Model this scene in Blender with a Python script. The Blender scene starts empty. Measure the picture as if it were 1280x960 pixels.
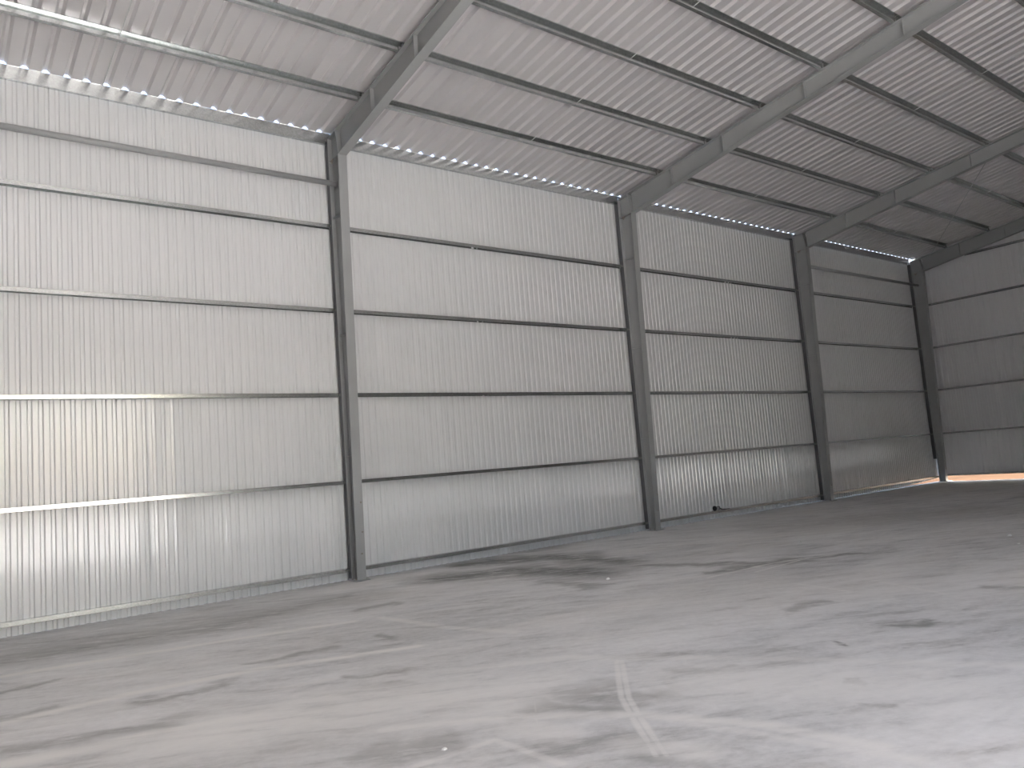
import bpy, math, random
from mathutils import Matrix, Vector
random.seed(7)
scene = bpy.context.scene
C = scene.collection

# ------------------------------------------------------------------ camera
CAM = Vector((-5.669, -11.625, 1.607))
YAW, PITCH, ROLL, FPX = math.radians(38.23), math.radians(6.07), math.radians(-4.577), 965.6
fwd = Vector((math.sin(YAW) * math.cos(PITCH), math.cos(YAW) * math.cos(PITCH), math.sin(PITCH)))
right = fwd.cross(Vector((0, 0, 1))).normalized()
up = right.cross(fwd)
r = right * math.cos(ROLL) + up * math.sin(ROLL)
u = up * math.cos(ROLL) - right * math.sin(ROLL)
cam_data = bpy.data.cameras.new('camera')
cam_data.sensor_width = 36.0
cam_data.lens = FPX / 1280.0 * 36.0
cam_data.clip_end = 600
cam = bpy.data.objects.new('camera', cam_data)
C.objects.link(cam)
m3 = Matrix((r, u, -fwd)).transposed()
cam.matrix_world = Matrix.Translation(CAM) @ m3.to_4x4()
scene.camera = cam

# ------------------------------------------------------------------ world, sun, exposure
world = bpy.data.worlds.new('sky')
scene.world = world
world.use_nodes = True
wn = world.node_tree.nodes
wn.clear()
sky = wn.new('ShaderNodeTexSky')
sky.sky_type = 'NISHITA'
sky.sun_disc = False
sky.sun_elevation = math.radians(41)
sky.sun_rotation = math.radians(135)
sky.air_density = 1.0
sky.dust_density = 4.0
sky.ozone_density = 1.0
bg = wn.new('ShaderNodeBackground')
bg.inputs['Strength'].default_value = 0.22
wo = wn.new('ShaderNodeOutputWorld')
haze = wn.new('ShaderNodeHueSaturation')          # bright hazy day: pale sky
haze.inputs['Saturation'].default_value = 1.0
world.node_tree.links.new(sky.outputs[0], haze.inputs['Color'])
world.node_tree.links.new(haze.outputs[0], bg.inputs[0])
world.node_tree.links.new(bg.outputs[0], wo.inputs[0])

sun_data = bpy.data.lights.new('sun', 'SUN')
sun_data.energy = 9.0
sun_data.angle = math.radians(2.0)
sun_data.color = (1.0, 0.98, 0.96)
sun = bpy.data.objects.new('sun', sun_data)
C.objects.link(sun)
sun.rotation_euler = Vector((0.35, -1.10, 1.0)).to_track_quat('Z', 'Y').to_euler()
sun.location = (20, -30, 40)

scene.view_settings.view_transform = 'Standard'
scene.view_settings.look = 'None'
scene.view_settings.gamma = 1.0
scene.view_settings.use_curve_mapping = False
scene.view_settings.exposure = 2.62
scene.cycles.diffuse_bounces = 8
scene.cycles.glossy_bounces = 6
scene.cycles.max_bounces = 14

# ------------------------------------------------------------------ dimensions (metres)
# x runs along the long wall, the hall lies on the negative y side; "d" = distance inwards from the column line
BAY = 7.0
FRAMES = [-7.0, 0.0, 7.0, 14.0, 21.0]
WIDTH = 16.4
RIDGE = 8.2
X0, X1 = -14.0, 21.2
SLOPE = 0.139
ANG = math.atan(SLOPE)
FLW = 0.155                      # flange width
DB, DT, ZK = 0.20, 0.374, 6.97   # column depth at foot, at knee, knee height
GIRT_Z = [0.164, 1.562, 2.993, 4.407, 5.844]
GD = 0.12                        # girt depth
PD = 0.12                        # purlin depth
DOOR = (-5.0, 1.0, 5.0)         # open bays in the opposite wall, their height

def ztop(d): return 7.376 + SLOPE * d
def zbot(d): return ZK + 0.17 * (d - DT) if d < 4 else ZK + 0.17 * (4 - DT) + 0.152 * (d - 4)
def zroof(d): return ztop(d) + PD / math.cos(ANG)

# ------------------------------------------------------------------ materials
def principled(name):
    m = bpy.data.materials.new(name)
    m.use_nodes = True
    nt = m.node_tree
    return m, nt, nt.nodes['Principled BSDF']

def nd(nt, kind, **kw):
    n = nt.nodes.new(kind)
    for k, v in kw.items():
        setattr(n, k, v)
    return n

def math_node(nt, op, a, b=None, c=None, clamp=False):
    n = nt.nodes.new('ShaderNodeMath')
    n.operation = op
    n.use_clamp = clamp
    for i, v in enumerate((a, b, c)):
        if v is None: continue
        if isinstance(v, (int, float)): n.inputs[i].default_value = v
        else: nt.links.new(v, n.inputs[i])
    return n.outputs[0]

def noise(nt, vec, scale, detail=3.0, rough=0.55, dist=0.0):
    n = nt.nodes.new('ShaderNodeTexNoise')
    n.inputs['Scale'].default_value = scale
    n.inputs['Detail'].default_value = detail
    n.inputs['Roughness'].default_value = rough
    n.inputs['Distortion'].default_value = dist
    nt.links.new(vec, n.inputs['Vector'])
    return n.outputs[0]

def mapping(nt, vec, scale=(1, 1, 1), rot=(0, 0, 0), loc=(0, 0, 0)):
    n = nt.nodes.new('ShaderNodeMapping')
    n.inputs['Scale'].default_value = scale
    n.inputs['Rotation'].default_value = rot
    n.inputs['Location'].default_value = loc
    nt.links.new(vec, n.inputs['Vector'])
    return n.outputs[0]

def ramp(nt, fac, stops):
    n = nt.nodes.new('ShaderNodeValToRGB')
    e = n.color_ramp.elements
    while len(e) < len(stops): e.new(0.5)
    for el, (p, c) in zip(e, stops):
        el.position = p
        el.color = (c[0], c[1], c[2], 1) if hasattr(c, '__len__') else (c, c, c, 1)
    nt.links.new(fac, n.inputs[0])
    return n.outputs[0]

def mix(nt, fac, a, b, blend='MIX'):
    n = nt.nodes.new('ShaderNodeMix')
    n.data_type = 'RGBA'
    n.blend_type = blend
    for sock, v in ((n.inputs[0], fac), (n.inputs[6], a), (n.inputs[7], b)):
        if isinstance(v, (int, float)): sock.default_value = v
        elif isinstance(v, tuple): sock.default_value = (v[0], v[1], v[2], 1)
        else: nt.links.new(v, sock)
    return n.outputs[2]

def bump(nt, bsdf, height, strength, distance):
    n = nt.nodes.new('ShaderNodeBump')
    n.inputs['Strength'].default_value = strength
    n.inputs['Distance'].default_value = distance
    nt.links.new(height, n.inputs['Height'])
    nt.links.new(n.outputs[0], bsdf.inputs['Normal'])

def metal(name, col, metallic, rough, spangle=0.0, var=0.06, bump_s=0.0, stretch=(1, 1, 1), coat=0.0):
    m, nt, b = principled(name)
    tc = nd(nt, 'ShaderNodeTexCoord')
    vec = mapping(nt, tc.outputs['Object'], stretch)
    n1 = noise(nt, vec, 1.3, 4)
    lo = tuple(c * (1 - var) for c in col)
    hi = tuple(min(1, c * (1 + var)) for c in col)
    colr = ramp(nt, n1, [(0.3, lo), (0.7, hi)])
    if spangle > 0:
        v = nd(nt, 'ShaderNodeTexVoronoi')
        v.inputs['Scale'].default_value = 45
        nt.links.new(tc.outputs['Object'], v.inputs['Vector'])
        hsv = nd(nt, 'ShaderNodeSeparateColor')
        nt.links.new(v.outputs['Color'], hsv.inputs[0])
        colr = mix(nt, spangle, colr, ramp(nt, hsv.outputs[0], [(0.0, tuple(c * 0.7 for c in col)), (1.0, tuple(min(1, c * 1.25) for c in col))]))
    nt.links.new(colr, b.inputs['Base Color'])
    b.inputs['Metallic'].default_value = metallic
    b.inputs['Roughness'].default_value = rough
    b.inputs['Coat Weight'].default_value = coat
    b.inputs['Coat Roughness'].default_value = 0.11
    b.inputs['Coat IOR'].default_value = 1.8
    if bump_s > 0:
        bump(nt, b, noise(nt, vec, 0.9, 2), bump_s, 0.02)
    return m

M_WALL = metal('wall sheet', (0.71, 0.72, 0.725), 0.10, 0.5, var=0.02, bump_s=0.12, stretch=(4, 4, 0.6), coat=0.38)
M_ROOF = metal('roof sheet', (0.70, 0.68, 0.69), 0.4, 0.45, var=0.02)
M_BOUNCE_CUT = metal('bounce-soaking dark finish', (0.24, 0.235, 0.225), 0.0, 0.9, var=0.12)  # invented dark finish for the unseen walls, soaks up bounce light
M_GALV = metal('galvanised steel', (0.52, 0.54, 0.535), 0.9, 0.23, spangle=0.35, var=0.05)
M_ROD = metal('zinc plated rod', (0.66, 0.67, 0.67), 0.2, 0.5)
M_STEEL = metal('grey primer paint', (0.335, 0.345, 0.345), 0.0, 0.45, var=0.05)
M_GAP_SHADE = metal('gap shade', (0.10, 0.105, 0.11), 0.0, 0.6)  # dark base colour paints in the shade of the gap behind the columns
M_DARK = metal('black plastic', (0.02, 0.02, 0.022), 0.0, 0.5)
M_BOLT = metal('bolt steel', (0.30, 0.27, 0.24), 0.8, 0.5)
M_MORTAR = metal('pale mortar', (0.62, 0.62, 0.60), 0.0, 0.9, var=0.1)
M_CHIP = metal('white chip', (0.85, 0.85, 0.83), 0.0, 0.8)

def seg_mask(nt, px, py, ax, ay, bx, by, w, soft):
    """1 within w of the segment a-b, falling to 0 at w+soft (floor plan coordinates)"""
    dx, dy = bx - ax, by - ay
    L2 = max(dx * dx + dy * dy, 1e-6)
    rx = math_node(nt, 'SUBTRACT', px, ax)
    ry = math_node(nt, 'SUBTRACT', py, ay)
    t = math_node(nt, 'MULTIPLY', rx, dx / L2)
    t = math_node(nt, 'MULTIPLY_ADD', ry, dy / L2, t)
    t = math_node(nt, 'MAXIMUM', math_node(nt, 'MINIMUM', t, 1.0), 0.0)
    ex = math_node(nt, 'MULTIPLY_ADD', t, -dx, rx)
    ey = math_node(nt, 'MULTIPLY_ADD', t, -dy, ry)
    d2 = math_node(nt, 'MULTIPLY_ADD', ex, ex, math_node(nt, 'MULTIPLY', ey, ey))
    d = math_node(nt, 'SQRT', d2)
    m = nt.nodes.new('ShaderNodeMapRange')
    m.interpolation_type = 'SMOOTHSTEP'
    nt.links.new(d, m.inputs[0])
    m.inputs[1].default_value = w + soft
    m.inputs[2].default_value = max(w - soft, 0)
    m.inputs[3].default_value = 0.0
    m.inputs[4].default_value = 1.0
    return m.outputs[0]

def floor_material():
    m, nt, b = principled('dusty concrete')
    tc = nd(nt, 'ShaderNodeTexCoord')
    P = tc.outputs['Object']
    # broad tone, streaked by sweeping roughly along the hall
    streak = mapping(nt, P, (0.22, 1.1, 1), (0, 0, math.radians(7)))
    n_big = noise(nt, mapping(nt, P, (0.16, 0.30, 1)), 1.0, 3)
    n_str = noise(nt, streak, 1.0, 7, 0.62, 0.6)
    swept = mapping(nt, P, rot=(0, 0, math.radians(30)))      # second sweeping direction, across the hall
    n_fine = noise(nt, mapping(nt, swept, (0.6, 2.4, 1)), 2.2, 8, 0.65, 0.4)
    n_grit = noise(nt, P, 13, 7, 0.68)
    tone = math_node(nt, 'MULTIPLY_ADD', n_str, 0.55, math_node(nt, 'MULTIPLY', n_big, 0.45))
    col = ramp(nt, tone, [(0.30, (0.42, 0.42, 0.425)), (0.42, (0.57, 0.57, 0.57)), (0.52, (0.68, 0.675, 0.67)), (0.68, (0.75, 0.74, 0.73))])
    n_mot = noise(nt, mapping(nt, swept, (0.8, 1.7, 1), loc=(5, 2, 0)), 1.1, 9, 0.72, 0.8)
    col = mix(nt, 0.85, col, ramp(nt, n_fine, [(0.30, 0.25), (0.45, 0.48), (0.62, 0.59)]), 'OVERLAY')
    col = mix(nt, 0.8, col, ramp(nt, n_mot, [(0.30, 0.28), (0.48, 0.50), (0.68, 0.60)]), 'OVERLAY')
    col = mix(nt, 0.6, col, ramp(nt, n_grit, [(0.3, 0.36), (0.7, 0.61)]), 'OVERLAY')
    # warm dust
    n_dust = noise(nt, mapping(nt, P, (0.3, 0.5, 1), loc=(3, 8, 0)), 0.9, 4)
    col = mix(nt, math_node(nt, 'MULTIPLY', ramp(nt, n_dust, [(0.45, 0.0), (0.7, 1.0)]), 0.35), col, (0.66, 0.63, 0.59))
    # ragged coordinates for the stains and tracks
    nv = nt.nodes.new('ShaderNodeTexNoise')
    nv.inputs['Scale'].default_value = 1.6
    nv.inputs['Detail'].default_value = 5
    nt.links.new(P, nv.inputs['Vector'])
    off = nd(nt, 'ShaderNodeVectorMath', operation='SUBTRACT')
    nt.links.new(nv.outputs['Color'], off.inputs[0])
    off.inputs[1].default_value = (0.5, 0.5, 0.5)
    sc = nd(nt, 'ShaderNodeVectorMath', operation='MULTIPLY')
    nt.links.new(off.outputs[0], sc.inputs[0])
    sc.inputs[1].default_value = (1.1, 0.7, 0)
    ad = nd(nt, 'ShaderNodeVectorMath', operation='ADD')
    nt.links.new(P, ad.inputs[0])
    nt.links.new(sc.outputs[0], ad.inputs[1])
    sep = nd(nt, 'ShaderNodeSeparateXYZ')
    nt.links.new(ad.outputs[0], sep.inputs[0])
    rx, ry = sep.outputs[0], sep.outputs[1]
    sep2 = nd(nt, 'ShaderNodeSeparateXYZ')
    nt.links.new(P, sep2.inputs[0])
    cx, cy = sep2.outputs[0], sep2.outputs[1]
    breakup = ramp(nt, n_fine, [(0.36, 0.62), (0.54, 1.0)])
    breakup_d = ramp(nt, noise(nt, mapping(nt, swept, (0.8, 3.0, 1)), 2.6, 10, 0.75), [(0.34, 0.0), (0.50, 1.0)])
    def total(strokes, x, y):
        acc = None
        for (ax, ay, bx, by, w, soft, s) in strokes:
            k = math_node(nt, 'MULTIPLY', seg_mask(nt, x, y, ax, ay, bx, by, w, soft), s)
            acc = k if acc is None else math_node(nt, 'MAXIMUM', acc, k)
        return acc
    dark = math_node(nt, 'MULTIPLY', total(DARK_STAINS_TONES, rx, ry), breakup_d)
    col = mix(nt, dark, col, (0.20, 0.20, 0.19))
    pale = math_node(nt, 'MULTIPLY', total(PALE_STREAKS, cx, cy), breakup)
    col = mix(nt, pale, col, (0.80, 0.785, 0.76))
    nt.links.new(col, b.inputs['Base Color'])
    nt.links.new(ramp(nt, n_str, [(0.3, 0.55), (0.7, 0.75)]), b.inputs['Roughness'])
    b.inputs['Specular IOR Level'].default_value = 0.4
    bump(nt, b, n_grit, 0.10, 0.004)
    return m

# stains, tracks and broad tone patches on the slab: (ax, ay, bx, by, half width, softness, strength) in floor plan metres
DARK_STAINS_TONES = [
    (-4.89, -1.35, -3.35, -1.70, 0.550, 0.600, 0.45),  # broad darker tone along the long wall
    (-3.35, -1.70, -1.10, -1.60, 0.550, 0.600, 0.45),
    (8.46, -2.66, 10.83, -4.72, 1.200, 1.200, 0.35),  # broad darker tone farther down the hall
    (0.83, -1.41, 1.86, -1.90, 0.500, 0.500, 1.00),
    (1.86, -1.90, 2.08, -3.30, 0.500, 0.500, 1.00),
    (2.03, -0.34, 3.17, -1.36, 0.450, 0.450, 1.00),
    (3.17, -1.36, 3.07, -2.80, 0.450, 0.450, 1.00),
    (1.28, -3.34, 1.24, -4.17, 0.180, 0.200, 0.60),
    (2.81, -3.55, 3.31, -4.46, 0.160, 0.180, 0.75),
    (3.31, -4.46, 3.76, -5.07, 0.160, 0.180, 0.75),
    (3.76, -5.07, 4.10, -5.36, 0.160, 0.180, 0.75),
    (2.68, -4.82, 4.03, -5.15, 0.100, 0.120, 0.80),
    (4.03, -5.15, 4.90, -5.80, 0.100, 0.120, 0.80),
    (0.84, -8.20, 1.29, -8.36, 0.060, 0.080, 0.80),
    (0.22, -8.12, 0.24, -8.21, 0.030, 0.050, 0.80),
    (-0.76, -8.71, -0.65, -8.77, 0.030, 0.050, 0.70),
    (-1.11, -9.07, -1.06, -9.11, 0.030, 0.050, 0.70),
    (1.10, -7.09, 1.64, -7.15, 0.060, 0.100, 0.50),
    (-2.23, -7.33, -1.79, -7.52, 0.100, 0.150, 0.55),
    (-1.79, -7.52, -1.77, -7.80, 0.100, 0.150, 0.55),
    (-2.43, -7.48, -2.05, -7.77, 0.080, 0.120, 0.60),
    (-2.72, -8.06, -2.45, -8.36, 0.120, 0.150, 0.45),
    (-2.45, -8.36, -2.44, -8.65, 0.120, 0.150, 0.45),
    (-3.46, -7.33, -3.10, -7.46, 0.100, 0.150, 0.50),
    (-1.17, -7.64, -1.03, -7.75, 0.050, 0.080, 0.50),
    (-4.25, -4.71, -3.96, -4.88, 0.060, 0.120, 0.55),
    (-3.96, -4.88, -3.66, -4.78, 0.060, 0.120, 0.55),
    (-4.73, -5.45, -4.26, -5.53, 0.080, 0.160, 0.55),
    (-4.26, -5.53, -4.00, -5.54, 0.080, 0.160, 0.55),
    (-5.19, -5.27, -4.80, -5.47, 0.080, 0.160, 0.50),
    (-5.03, -3.26, -4.76, -3.23, 0.060, 0.080, 0.60),
    (-4.56, -1.72, -4.13, -1.88, 0.140, 0.180, 0.60),
    (-3.79, -1.74, -3.08, -1.67, 0.140, 0.180, 0.60),
    (-3.08, -2.00, -2.16, -1.81, 0.220, 0.200, 0.60),
    (-2.16, -1.81, -0.81, -1.50, 0.220, 0.200, 0.60),
    (-3.09, -4.34, -2.40, -4.41, 0.060, 0.080, 0.50),
    (-1.18, -2.59, -0.95, -2.69, 0.100, 0.120, 0.60),
    (-1.94, -4.34, -1.76, -4.51, 0.050, 0.080, 0.60),
    (-2.81, -5.58, -2.48, -5.85, 0.050, 0.060, 0.45),
    (-3.07, -5.98, -2.58, -6.21, 0.050, 0.070, 0.40),
    (-5.01, -4.29, -4.79, -4.26, 0.060, 0.080, 0.40),
    (2.96, -8.14, 3.22, -8.38, 0.100, 0.100, 0.50),
    (3.34, 0.22, 4.17, -0.22, 0.250, 0.300, 0.40),
]
PALE_STREAKS = [
    (-3.87, -6.03, -3.23, -6.30, 0.550, 0.500, 0.75),  # broad paler tone over the foreground floor
    (-3.23, -6.30, -2.43, -6.85, 0.550, 0.500, 0.75),
    (-1.16, -7.99, -0.58, -9.11, 0.500, 0.500, 0.60),  # broad paler tone, right part of the foreground
    (-5.13, -4.43, -4.24, -4.40, 0.070, 0.060, 1.00),
    (-4.24, -4.40, -3.24, -4.55, 0.070, 0.060, 1.00),
    (-3.24, -4.55, -1.90, -5.07, 0.070, 0.060, 1.00),
    (-4.98, -2.49, -3.90, -2.71, 0.060, 0.060, 0.90),
    (-3.90, -2.71, -2.69, -3.00, 0.060, 0.060, 0.90),
    (-2.69, -3.00, -1.69, -3.29, 0.060, 0.060, 0.90),
    (-5.21, -5.54, -4.75, -5.70, 0.100, 0.080, 0.90),
    (-4.75, -5.70, -4.31, -5.72, 0.100, 0.080, 0.90),
    (-4.31, -5.72, -3.71, -5.90, 0.100, 0.080, 0.90),
    (-3.63, -5.30, -2.91, -5.48, 0.050, 0.050, 0.40),
    (-1.37, -3.41, -1.24, -4.60, 0.060, 0.050, 0.60),
    (-1.24, -4.60, -1.01, -5.40, 0.060, 0.050, 0.60),
    (-1.20, -7.02, -1.58, -7.41, 0.022, 0.014, 0.70),
    (-1.58, -7.41, -1.87, -7.72, 0.022, 0.014, 0.70),
    (-1.87, -7.72, -2.07, -7.99, 0.022, 0.014, 0.70),
    (-2.07, -7.99, -2.27, -8.27, 0.022, 0.014, 0.70),
    (-2.27, -8.27, -2.49, -8.58, 0.022, 0.014, 0.70),
    (-1.18, -7.05, -1.55, -7.45, 0.022, 0.014, 0.70),
    (-1.55, -7.45, -1.84, -7.76, 0.022, 0.014, 0.70),
    (-1.84, -7.76, -2.04, -8.03, 0.022, 0.014, 0.70),
    (-2.04, -8.03, -2.24, -8.31, 0.022, 0.014, 0.70),
    (-2.24, -8.31, -2.45, -8.62, 0.022, 0.014, 0.70),
    (-3.26, -6.96, -2.58, -7.42, 0.070, 0.060, 0.70),
    (-2.58, -7.42, -2.05, -8.05, 0.070, 0.060, 0.70),
    (-2.05, -8.05, -1.73, -8.76, 0.070, 0.060, 0.70),
    (-1.73, -8.76, -1.67, -9.40, 0.070, 0.060, 0.70),
    (-2.23, -6.12, -1.36, -6.61, 0.080, 0.070, 0.50),
    (-1.36, -6.61, -0.68, -7.63, 0.080, 0.070, 0.50),
    (-0.68, -7.63, 0.27, -9.41, 0.080, 0.070, 0.50),
    (-1.97, -8.43, -1.83, -9.03, 0.050, 0.050, 0.50),
    (-1.83, -9.03, -1.70, -9.62, 0.050, 0.050, 0.50),
    (2.38, -5.12, 3.63, -5.16, 0.022, 0.015, 0.80),
    (3.63, -5.16, 4.34, -5.34, 0.022, 0.015, 0.80),
    (2.99, -5.41, 4.10, -5.36, 0.020, 0.015, 0.70),
    (4.10, -5.36, 5.00, -5.56, 0.020, 0.015, 0.70),
    (2.43, -6.39, 2.25, -7.07, 0.030, 0.030, 0.50),
    (2.98, -6.96, 2.51, -7.94, 0.030, 0.030, 0.40),
    (-2.90, -8.27, -2.91, -7.69, 0.030, 0.020, 0.50),
    (-2.91, -7.69, -3.45, -7.67, 0.030, 0.020, 0.50),
    (-2.21, -7.20, -2.57, -7.67, 0.012, 0.010, 0.50),
    (-2.45, -8.36, -2.32, -8.71, 0.120, 0.100, 0.60),
    (-2.62, -7.94, -2.67, -7.54, 0.140, 0.100, 0.50),
]
M_FLOOR = floor_material()

def soil_material():
    m, nt, b = principled('reddish soil')
    tc = nd(nt, 'ShaderNodeTexCoord')
    n1 = noise(nt, tc.outputs['Object'], 0.6, 6)
    col = ramp(nt, n1, [(0.3, (0.030, 0.0150, 0.0065)), (0.7, (0.052, 0.028, 0.013))])
    nt.links.new(col, b.inputs['Base Color'])
    b.inputs['Roughness'].default_value = 1.0
    b.inputs['Specular IOR Level'].default_value = 0.05
    return m
M_SOIL = soil_material()
M_BOUNCE_SLAB = metal('pale bounce slab', (0.50, 0.48, 0.45), 0.0, 0.85, var=0.1)  # pale surface of the added slab outside, throws light up to the ceiling

# ------------------------------------------------------------------ mesh helpers
def mesh_obj(name, verts, faces, mat, parent=None, smooth=False):
    me = bpy.data.meshes.new(name)
    me.from_pydata([tuple(v) for v in verts], [], faces)
    me.materials.append(mat)
    if smooth:
        me.polygons.foreach_set('use_smooth', [True] * len(me.polygons))
    me.update()
    o = bpy.data.objects.new(name, me)
    C.objects.link(o)
    if parent is not None: o.parent = parent
    return o

def inst(name, me, parent=None):
    o = bpy.data.objects.new(name, me)
    C.objects.link(o)
    if parent is not None: o.parent = parent
    return o

def empty(name, loc=(0, 0, 0)):
    o = bpy.data.objects.new(name, None)
    o.empty_display_size = 0.2
    C.objects.link(o)
    o.location = loc
    return o

def tag(o, label=None, cat=None, group=None, kind=None):
    if label: o['label'] = label
    if cat: o['category'] = cat
    if group: o['group'] = group
    if kind: o['kind'] = kind
    return o

def box(x0, x1, y0, y1, z0, z1):
    v = [(x0, y0, z0), (x1, y0, z0), (x1, y1, z0), (x0, y1, z0), (x0, y0, z1), (x1, y0, z1), (x1, y1, z1), (x0, y1, z1)]
    f = [(3, 2, 1, 0), (4, 5, 6, 7), (0, 1, 5, 4), (1, 2, 6, 5), (2, 3, 7, 6), (3, 0, 4, 7)]
    return v, f

def join(*parts):
    V, F = [], []
    for v, f in parts:
        n = len(V)
        V += list(v)
        F += [tuple(i + n for i in q) for q in f]
    return V, F

def prism_x(poly, x0, x1):
    """extrude a (d, z) polygon along x; d is the distance inwards (y = -d)"""
    n = len(poly)
    v = [(x0, -d, z) for d, z in poly] + [(x1, -d, z) for d, z in poly]
    f = [tuple(range(n)), tuple(range(2 * n - 1, n - 1, -1))]
    f += [(i, i + n, (i + 1) % n + n, (i + 1) % n) for i in range(n)]
    return v, f

def ribbon(path, t):
    """closed outline of an open (a, b) path thickened by t to its left"""
    out = []
    n = len(path)
    for i, p in enumerate(path):
        d1 = Vector(path[i]) - Vector(path[i - 1]) if i > 0 else None
        d2 = Vector(path[i + 1]) - Vector(path[i]) if i < n - 1 else None
        if d1 is None: d1 = d2
        if d2 is None: d2 = d1
        n1 = Vector((-d1.y, d1.x)).normalized()
        n2 = Vector((-d2.y, d2.x)).normalized()
        nn = (n1 + n2)
        nn = nn / max(nn.dot(n1), 1e-4)
        out.append((p[0] + nn.x * t, p[1] + nn.y * t))
    return out

def section(path, t, x0, x1):
    """thin folded section (path in (d, z)) extruded along x, built as quads"""
    other = ribbon(path, t)
    n = len(path)
    loop = list(path) + other[::-1]
    k = len(loop)
    v = [(x0, -d, z) for d, z in loop] + [(x1, -d, z) for d, z in loop]
    f = [(i, i + k, (i + 1) % k + k, (i + 1) % k) for i in range(k)]
    for i in range(n - 1):
        f.append((i, i + 1, k - 2 - i, k - 1 - i))
        f.append((k + i, k + k - 1 - i, k + k - 2 - i, k + i + 1))
    return v, f

def rod(p, q, rad, n=8):
    p, q = Vector(p), Vector(q)
    w = (q - p).normalized()
    a = w.orthogonal().normalized()
    b = w.cross(a)
    v = []
    for c in (p, q):
        for i in range(n):
            t = 2 * math.pi * i / n
            v.append(c + a * math.cos(t) * rad + b * math.sin(t) * rad)
    f = [(i, (i + 1) % n, (i + 1) % n + n, i + n) for i in range(n)]
    f += [tuple(range(n - 1, -1, -1)), tuple(range(n, 2 * n))]
    return v, f

# ------------------------------------------------------------------ the setting
v, f = box(X0, 21.06, -WIDTH, 0.13, -0.15, 0.0)
tag(mesh_obj('floor', v, f, M_FLOOR), kind='structure')
v, f = box(-150, 170, -160, 140, -0.4, -0.06)
tag(mesh_obj('ground', v, f, M_SOIL), kind='structure')
v, f = box(-40, 30, -75, -WIDTH - 0.005, -0.2, -0.02)
tag(mesh_obj('bounce_apron', v, f, M_BOUNCE_SLAB), kind='structure')  # unseen slab added outside the opening to bounce light onto the ceiling

def sheet_mesh(name, width, pitch, rib_top, rib_base, depth, length_fn, bottom_fn, phase, rows, jitter, mat, edge=0.034):
    """ribbed sheet in local (s, h, z): s across, h the rib depth (ribs go to +h), z up; 0 <= s <= width plus a small lap"""
    prof = []
    k = 0
    s0 = phase
    n = int(round(width / pitch))
    prof.append((0.0, 0.0))
    for k in range(n):
        c = s0 + k * pitch
        prof += [(c - rib_base / 2, 0.0), (c - rib_top / 2, depth), (c + rib_top / 2, depth), (c + rib_base / 2, 0.0)]
    prof.append((width + edge, 0.003))
    offs = [[random.gauss(0, jitter) for _ in prof] for _ in range(rows + 1)]
    for rws in range(1, rows + 1):
        for i in range(len(prof)):
            offs[rws][i] = 0.75 * offs[rws - 1][i] + 0.5 * offs[rws][i]
    V, F = [], []
    m = len(prof)
    for rw in range(rows + 1):
        t = rw / rows
        for i, (s, h) in enumerate(prof):
            z0, z1 = bottom_fn(s), length_fn(s)
            V.append((s, h + offs[rw][i], z0 + (z1 - z0) * t))
    for rw in range(rows):
        for i in range(m - 1):
            a = rw * m + i
            F.append((a, a + 1, a + m + 1, a + m))
    me = bpy.data.meshes.new(name)
    me.from_pydata(V, [], F)
    me.materials.append(mat)
    me.update()
    return me

def gap(x):
    """the sheets stop a little above the ground towards the far end"""
    if x < 7: return 0.001
    return 0.001 + 0.012 * (x - 7) / 14 + 0.10 * max(0.0, (x - 7) / 14) ** 8

wall_left = tag(empty('wall_left', (0, 0, 0)), kind='structure')
for i in range(35):
    xa = X0 + i
    wd = 1.0
    me = sheet_mesh('wall_sheet', wd, 0.125, 0.032, 0.065, 0.0148 * random.uniform(0.86, 1.14), lambda s: zroof(-GD) - 0.022,
                    (lambda s, xa=xa: gap(xa + s)), 0.07, 10, 0.0008, M_WALL)
    o = inst('wall_sheet', me, wall_left)
    o.location = (xa, GD + 0.002, 0)
    o.rotation_euler = (0, 0, math.radians(random.gauss(0, 0.2)))

# narrow closing strip at the corner, bent away a little at its foot
zs = [gap(21), 0.5, 1.0, 4.4, 4.9, 5.3, 7.5]
xs = [21.175, 21.190, 21.204, 21.204, 21.200, 21.204, 21.204]
v = [(20.99, GD + 0.006, z) for z in zs] + [(x, GD + 0.006, z) for x, z in zip(xs, zs)]
mesh_obj('corner_strip', v, [(i, i + 7, i + 8, i + 1) for i in range(6)], M_WALL, wall_left)

wall_far = tag(empty('wall_far', (0, 0, 0)), kind='structure')
def far_sheet_top(d): return zroof(min(d, WIDTH - d)) + 0.004
for i in range(17):
    d0 = -0.128 + i
    wd = 1.0
    # local s runs along +y, so the sheet covers d from d0+1 down to d0
    me = sheet_mesh('wall_sheet', wd, 1 / 6, 0.05, 0.09, 0.02, (lambda s, d0=d0: far_sheet_top(d0 + 1 - s)), lambda s: 0.19, 0.08, 6, 0.0005, M_WALL)
    o = inst('wall_sheet', me, wall_far)
    o.location = (21.205, -(d0 + 1), 0)
    o.rotation_euler = (0, 0, math.radians(90 + random.gauss(0, 0.1)))
    o.scale = (1, -1, 1)

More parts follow.
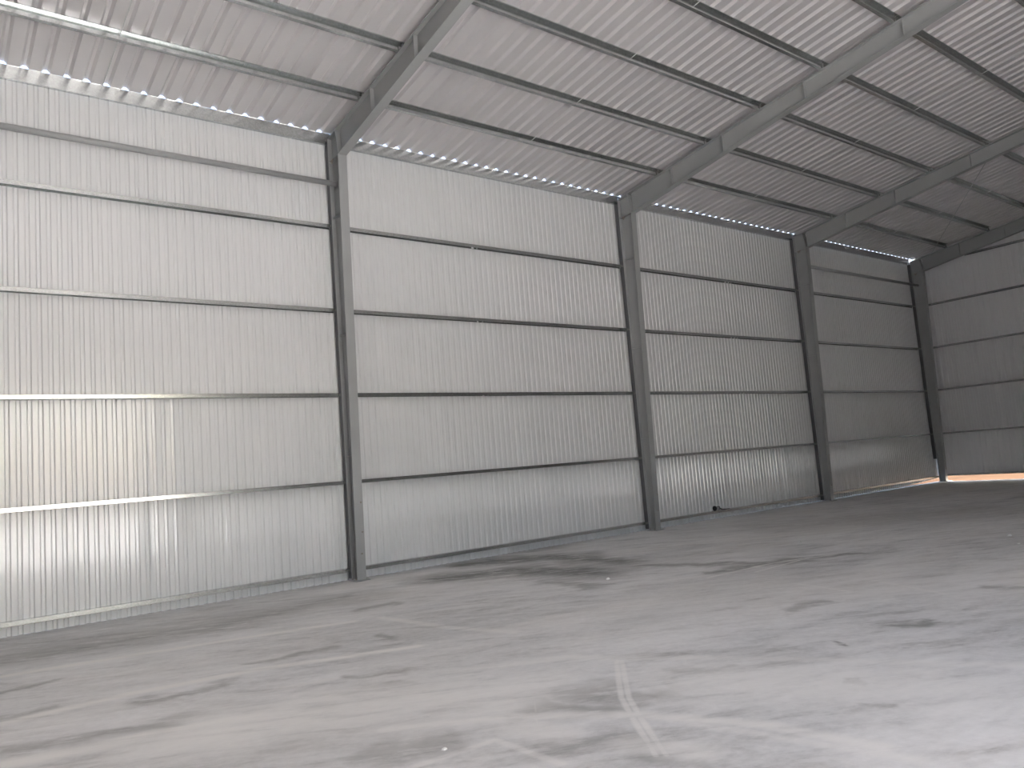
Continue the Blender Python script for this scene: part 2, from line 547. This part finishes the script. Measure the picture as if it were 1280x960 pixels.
# the sides behind the camera: unseen walls in a made-up light-soaking finish, one wide stretch open
zt = zroof(0) + 0.02
v, f = join(box(X0, DOOR[0], -WIDTH - 0.2, -WIDTH, -0.1, zt), box(DOOR[1], X1, -WIDTH - 0.2, -WIDTH, -0.1, zt), box(DOOR[0], DOOR[1], -WIDTH - 0.2, -WIDTH, DOOR[2], zt))
tag(mesh_obj('wall_right', v, f, M_BOUNCE_CUT), kind='structure')
v, f = box(X0 - 0.2, X0, -WIDTH - 0.2, 0.14, -0.1, zroof(0))
v2, f2 = [(X0 - 0.1, 0.0, zroof(0) - 0.01), (X0 - 0.1, -WIDTH, zroof(0) - 0.01), (X0 - 0.1, -RIDGE, zroof(RIDGE))], [(0, 1, 2)]
v, f = join((v, f), (v2, f2))
tag(mesh_obj('wall_near', v, f, M_BOUNCE_CUT), kind='structure')

# roof: 1 m sheets, ribs every 250 mm, from the eave to the ridge
ceiling = tag(empty('ceiling', (0, 0, 0)), kind='structure')
EAVE_END = -0.0445
L_ROOF = (RIDGE - EAVE_END) / math.cos(ANG)
roof_meshes = [sheet_mesh('roof_sheet', 1.0, 0.25, 0.035, 0.105, 0.042, lambda s: L_ROOF, lambda s: 0.0, 0.055, 9, 0.0006, M_ROOF, edge=0.02) for _ in range(8)]
for i in range(36):
    for side in (0, 1):
        o = inst('roof_sheet', roof_meshes[(i * 3 + side) % 8], ceiling)
        # local s -> x, h -> roof normal, z -> up the slope
        sx = Vector((1, 0, 0))
        if side == 0:
            sl = Vector((0, -math.cos(ANG), math.sin(ANG)))
            org = Vector((X0 + i, -EAVE_END, zroof(EAVE_END)))
            mm = Matrix((sx, Vector((0, math.sin(ANG), math.cos(ANG))), sl)).transposed()
        else:
            sl = Vector((0, math.cos(ANG), math.sin(ANG)))
            org = Vector((X0 + i, -WIDTH + EAVE_END, zroof(EAVE_END)))
            mm = Matrix((sx, Vector((0, -math.sin(ANG), math.cos(ANG))), sl)).transposed()
        o.matrix_local = Matrix.Translation(org) @ mm.to_4x4()

# ------------------------------------------------------------------ portal frames
NTH = {-7.0: 'nearest', 0.0: 'first', 7.0: 'second', 14.0: 'third', 21.0: 'fourth'}
COL_LABEL = {
    -7.0: 'grey steel wall column standing off the left edge of the view',
    0.0: 'tall grey steel column nearest the camera, left of centre in the photo',
    7.0: 'grey steel column second nearest, standing right of centre in the photo',
    14.0: 'grey steel column third in line, before the farthest wall bay',
    21.0: 'dark grey steel corner column where the long wall meets the far end wall'}
RAF_LABEL = {
    -7.0: 'grey steel roof rafter off the left edge of the view',
    0.0: 'grey steel rafter rising from the nearest column, leaving the top edge',
    7.0: 'long grey steel rafter rising from the second column',
    14.0: 'grey steel rafter rising from the third column to the right edge',
    21.0: 'dark grey end rafter running along the top of the far end wall'}
HW = FLW / 2
def din(z): return DB + (DT - DB) * z / ZK    # inner flange of the tapered column

for X in FRAMES:
    col = tag(empty('steel_column', (X, 0, 0)), COL_LABEL[X], 'column', 'steel wall columns')
    v, f = box(-0.12, 0.12, -DB - 0.06, 0.03, 0.0, 0.014)
    mesh_obj('base_plate', v, f, M_STEEL, col)
    v, f = prism_x([(0.0, 0.014), (0.010, 0.014), (0.010, ztop(0.01) - 0.01), (0.0, ztop(0) - 0.01)], -HW, HW)
    mesh_obj('outer_flange', v, f, M_STEEL, col)
    v, f = prism_x([(DB - 0.011, 0.014), (DB, 0.014), (DT, ZK), (DT - 0.011, ZK)], -HW, HW)
    mesh_obj('inner_flange', v, f, M_STEEL, col)
    v, f = prism_x([(0.010, 0.014), (DB - 0.011, 0.014), (DT - 0.011, ZK), (DT - 0.08, ztop(DT - 0.08) - 0.012), (0.010, ztop(0.01) - 0.012)], -0.004, 0.004)
    mesh_obj('web', v, f, M_STEEL, col)
    # dark plate painting the shade between outer flange and cladding, where the girts end
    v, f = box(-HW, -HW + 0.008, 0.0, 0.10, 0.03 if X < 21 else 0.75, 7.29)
    mesh_obj('gap_shade_plate', v, f, M_GAP_SHADE, col)
    for zz in (1.98, 3.97, 5.97):
        v, f = prism_x([(0.010, zz), (din(zz) - 0.011, zz), (din(zz) - 0.011, zz + 0.008), (0.010, zz + 0.008)], -HW + 0.008, HW - 0.008)
        mesh_obj('stiffener', v, f, M_STEEL, col)
    v, f = prism_x([(0.010, ZK - 0.03), (DT - 0.015, ZK), (DT - 0.015, ZK + 0.012), (0.010, ZK - 0.018)], -HW + 0.005, HW - 0.005)
    mesh_obj('knee_plate', v, f, M_STEEL, col)
    v, f = join(prism_x([(0.14, ZK - 0.10), (0.21, ZK - 0.02), (0.09, ZK - 0.03)], -HW - 0.01, -HW + 0.002),
                rod((-HW - 0.025, -0.15, ZK - 0.05), (-HW + 0.01, -0.15, ZK - 0.05), 0.012))
    mesh_obj('bracket', v, f, M_BOLT, col)
    v, f = prism_x([(0.0, ztop(0) - 0.012), (DT - 0.06, ztop(DT - 0.06) - 0.012), (DT - 0.06, ztop(DT - 0.06)), (0.0, ztop(0))], -HW, HW)
    mesh_obj('cap_plate', v, f, M_STEEL, col)
    for q, zz in enumerate((0.42, 0.76, 1.23)):
        xx = (0.02, 0.045, 0.04)[q]
        d = din(zz)
        v, f = rod((xx, -d + 0.002, zz), (xx, -d - 0.012, zz), 0.014, 6)
        mesh_obj('bolt', v, f, M_BOLT, col)
    for sx in (-0.085, 0.085):
        for dy in (0.05, DB - 0.03):
            v, f = rod((sx, -dy, 0.014), (sx, -dy, 0.05), 0.011, 6)
            mesh_obj('anchor_bolt', v, f, M_BOLT, col)
    mp = [(-0.13, -DB - 0.05, 0.001), (0.20, -DB - 0.08, 0.001), (0.16, -DB + 0.03, 0.02), (-0.08, -DB + 0.02, 0.013), (0.12, -0.02, 0.02), (0.20, 0.02, 0.001)]
    mesh_obj('mortar_pad', mp, [(0, 1, 2, 3), (1, 5, 4, 2)], M_MORTAR, col)

    raf = tag(empty('steel_rafter', (X, 0, 0)), RAF_LABEL[X], 'rafter', 'steel roof rafters')
    ds = [DT - 0.05, DT, 1.0, 2.0, 3.0, 4.0, 5.5, 7.0, RIDGE]
    for side in (0, 1):
        def mir(vf):
            if side == 0: return vf
            vv = [(x, -WIDTH - y, z) for x, y, z in vf[0]]
            return vv, [tuple(reversed(q)) for q in vf[1]]
        v, f = mir(prism_x([(DT - 0.06, ztop(DT - 0.06)), (RIDGE, ztop(RIDGE)), (RIDGE, ztop(RIDGE) - 0.012), (DT - 0.06, ztop(DT - 0.06) - 0.012)], -HW, HW))
        mesh_obj('top_flange', v, f, M_STEEL, raf)
        parts = []
        for a, b in ((DT, 4.0), (4.0, RIDGE)):
            parts.append(prism_x([(a, zbot(a)), (b, zbot(b)), (b, zbot(b) + 0.012), (a, zbot(a) + 0.012)], -HW, HW))
        v, f = mir(join(*parts))
        mesh_obj('bottom_flange', v, f, M_STEEL, raf)
        poly = [(d, zbot(d) + 0.006) for d in (DT, 4.0, RIDGE)] + [(RIDGE, ztop(RIDGE) - 0.006), (DT, ztop(DT) - 0.006)]
        v, f = mir(prism_x(poly, -0.004, 0.004))
        mesh_obj('web', v, f, M_STEEL, raf)
        # end plate standing on the column's inner flange line
        v, f = mir(prism_x([(DT - 0.012, ZK), (DT + 0.004, ZK + 0.004), (DT - 0.072, ztop(DT - 0.072) - 0.01), (DT - 0.09, ztop(DT - 0.09) - 0.01)], -HW + 0.004, HW - 0.004))
        mesh_obj('end_plate', v, f, M_STEEL, raf)
        for d in (1.56, 2.90, 4.71, 6.50):
            v, f = mir(prism_x([(d, zbot(d) + 0.012), (d + 0.009, zbot(d) + 0.013), (d + 0.009, ztop(d) - 0.013), (d, ztop(d) - 0.013)], -HW + 0.006, HW - 0.006))
            mesh_obj('stiffener', v, f, M_STEEL, raf)

# ------------------------------------------------------------------ girts, purlins, struts
BAYS = [(-7.0, 0.0, 'in the leftmost bay'), (0.0, 7.0, 'in the second bay'),
        (7.0, 14.0, 'in the third bay'), (14.0, 21.0, 'in the farthest bay of the long wall')]
GIRT_ROW = ['lowest wall girt just above the floor', 'second lowest wall girt', 'middle wall girt', 'second highest wall girt', 'highest wall girt']
GH = 0.055
def girt_path(z):
    a, b = z + GH / 2, z - GH / 2
    return [(-GD + 0.014, b), (-GD + 0.001, b), (-GD + 0.001, a), (-0.001, a), (-0.001, b), (-0.014, b)]
for (xa, xb, where) in BAYS:
    for z, row in zip(GIRT_Z, GIRT_ROW):
        xe = xb - HW - 0.002
        v, f = section(girt_path(z), -0.003, xa + 0.006, xe)
        g = mesh_obj('wall_girt', v, f, M_GALV)
        tag(g, 'galvanised steel %s, %s' % (row, where.replace(' of the long wall', '')), 'girt', 'wall girts')
        for xc in (xa + HW + 0.05, xb - HW - 0.05):
            for dx in (-0.02, 0.02):
                v, f = rod((xc + dx, 0.001, z), (xc + dx, -0.010, z), 0.008, 6)
                mesh_obj('bolt', v, f, M_BOLT, g)

# far end wall girts run across the hall
for z, row in zip([0.20] + GIRT_Z[1:] + [7.22], ['lowest end wall girt above the sunlit gap', 'second lowest end wall girt', 'third lowest end wall girt',
                   'third highest end wall girt', 'second highest end wall girt', 'topmost end wall girt tucked under the end rafter']):
    path = [(d, zz) for d, zz in girt_path(z)]
    vv, f = section(path, -0.003, 0.09, WIDTH)
    # turn the profile so that it runs along y at the end wall
    v = [(21.085 + y_, -(x_ if z < 7 else max(x_, 1.6)), z_) for x_, y_, z_ in vv]
    if z > 7: v = [(x_, max(y_, -WIDTH + 1.6), z_) for x_, y_, z_ in v]
    f = [tuple(reversed(q)) for q in f]
    g = mesh_obj('end_wall_girt', v, f, M_GALV)
    tag(g, 'galvanised steel %s' % row, 'girt', 'end wall girts')

def rot_path(path, d0, z0):
    """path in (along slope inwards, normal) -> (d, z)"""
    ca, sa = math.cos(ANG), math.sin(ANG)
    return [(d0 + a * ca - b * sa, z0 + a * sa + b * ca) for a, b in path]

PUR_D = [-0.1 + 1.3 * k for k in range(1, 7)]
ORD = ['first', 'second', 'third', 'fourth', 'fifth', 'sixth', 'seventh']
for (xa, xb, where) in BAYS:
    where2 = where.replace(' of the long wall', '')
    xa2, xb2 = xa + 0.004, xb - 0.004
    # eave purlin: channel on top of the wall, its lip turned inwards
    zr = zroof(-0.045)
    path = [(-0.110, 7.300), (-0.045, 7.297), (-0.045, zr + 0.0005), (-0.110, zr - 0.012)]
    v, f = section(path, 0.003, xa2, xb2)
    p = mesh_obj('eave_purlin', v, f, M_GALV)
    tag(p, 'galvanised eave purlin under the row of daylight spots, %s' % where2, 'purlin', 'roof purlins')
    for k, d in enumerate(PUR_D):
        path = rot_path([(-0.055, 0.016), (-0.055, 0.0015), (0, 0.0015), (0, PD - 0.0015), (0.055, PD - 0.0015), (0.055, PD - 0.018)], d, ztop(d))
        v, f = section(path, 0.003, xa2, xb2)
        p = mesh_obj('roof_purlin', v, f, M_GALV)
        tag(p, 'galvanised roof purlin, %s above the eave purlin, %s' % (ORD[k], where2), 'purlin', 'roof purlins')
        for xc in (xa2 + 0.035, xb2 - 0.075):
            cp = rot_path([(0.004, 0.002), (0.012, 0.002), (0.012, PD - 0.03), (0.004, PD - 0.03)], d, ztop(d))
            v, f = prism_x(cp, xc, xc + 0.045)
            mesh_obj('cleat', v, f, M_GALV, p)
        # tips of the roofing screws that miss the steel, one row just inside the purlin
        tips = []
        for q in range(28):
            xr = xa + 0.055 + 0.25 * q + random.uniform(-0.01, 0.01) + 0.07
            dq = d + 0.075 + random.uniform(-0.006, 0.006)
            tips.append(rod((xr, -dq, zroof(dq) + 0.002), (xr, -dq, zroof(dq) - 0.030), 0.0045, 4))
        v, f = join(*tips)
        tag(mesh_obj('screw_tips', v, f, M_ROD, p), kind='stuff')
    # sag rod up the middle of the bay
    xm = (xa + xb) / 2
    v, f = rod((xm, 0.03, ztop(-0.03) + 0.085), (xm, -RIDGE + 0.1, ztop(RIDGE - 0.1) + 0.085), 0.006, 6)
    s = mesh_obj('sag_rod', v, f, M_ROD)
    tag(s, 'thin galvanised sag rod crossing the purlins midway %s' % where2, 'rod', 'sag rods')

for (xa, xb, lab) in ((-7, 0, 'round grey steel strut pipe across the top of the leftmost wall bay'),
                      (14, 21, 'round dark grey strut pipe across the top of the farthest wall bay')):
    s = empty('strut_pipe', (xa, 0, 6.54))
    tag(s, lab, 'pipe', 'eave strut pipes')
    v, f = rod((0.02, -0.13, 0), (BAY - 0.02, -0.13, 0), 0.045, 20)
    o = mesh_obj('pipe', v, f, M_STEEL, s, smooth=False)
    o.data.polygons.foreach_set('use_smooth', [len(p.vertices) == 4 for p in o.data.polygons])
    for xe in (0.006, BAY - 0.014):
        v, f = box(xe, xe + 0.008, -0.20, -0.06, -0.08, 0.08)
        mesh_obj('end_plate', v, f, M_STEEL, s)

v, f = rod((14.05, -5.25, ztop(5.25) - 0.06), (20.95, -0.65, ztop(0.65) - 0.06), 0.008, 6)
tag(mesh_obj('brace_rod', v, f, M_STEEL), 'thin dark diagonal brace rod under the roof of the farthest bay', 'rod')

# ------------------------------------------------------------------ small things
fit = tag(empty('cable_fitting', (9.25, -0.0, GIRT_Z[0] + GH / 2)), 'small black fitting with a short cable sitting on the lowest girt of the third bay', 'fitting')
v, f = join(rod((0.0, 0.03, 0.06), (0.02, 0.03, 0.06), 0.058, 16))
mesh_obj('flange', v, f, M_DARK, fit)
v, f = rod((0.02, 0.03, 0.06), (0.13, 0.03, 0.06), 0.042, 14)
mesh_obj('body', v, f, M_STEEL, fit)
v, f = rod((0.13, 0.03, 0.06), (0.15, 0.03, 0.06), 0.05, 14)
mesh_obj('collar', v, f, M_DARK, fit)
v, f = join(rod((0.15, 0.02, 0.06), (0.23, 0.0, 0.02), 0.018), rod((0.23, 0.0, 0.02), (0.34, -0.008, 0.012), 0.014), rod((0.34, -0.008, 0.012), (0.52, -0.005, 0.010), 0.010))
mesh_obj('cable', v, f, M_DARK, fit)

CHIPS = [((7.19, -6.89), 0.035, 'white chip of debris on the floor near the right edge of the photo'),
         ((6.34, -7.30), 0.018, 'tiny pale crumb lying beside the white chip by the right edge'),
         ((1.75, -3.95), 0.028, 'small white chip on the dark floor stain in front of the second bay'),
         ((5.93, -4.24), 0.022, 'small pale chip on the floor in front of the third column'),
         ((-3.20, -7.58), 0.015, 'small white chip on the nearest stretch of floor, bottom centre')]
for (x, y), s, lab in CHIPS:
    pts = []
    for zz, rr in ((0.0, 1.0), (0.45, 0.9), (0.75, 0.45)):
        for k in range(6):
            t = k * math.pi / 3 + random.uniform(-0.3, 0.3)
            q = rr * s * random.uniform(0.7, 1.15)
            pts.append((math.cos(t) * q * 1.3, math.sin(t) * q, zz * s))
    fc = [(i, (i + 1) % 6, (i + 1) % 6 + 6, i + 6) for i in range(6)] + [(i + 6, (i + 1) % 6 + 6, (i + 1) % 6 + 12, i + 12) for i in range(6)]
    fc += [tuple(range(12, 18)), tuple(range(5, -1, -1))]
    o = mesh_obj('debris_chip', pts, fc, M_CHIP)
    o.location = (x, y, 0.0)
    tag(o, lab, 'debris', 'chips of debris on the floor')
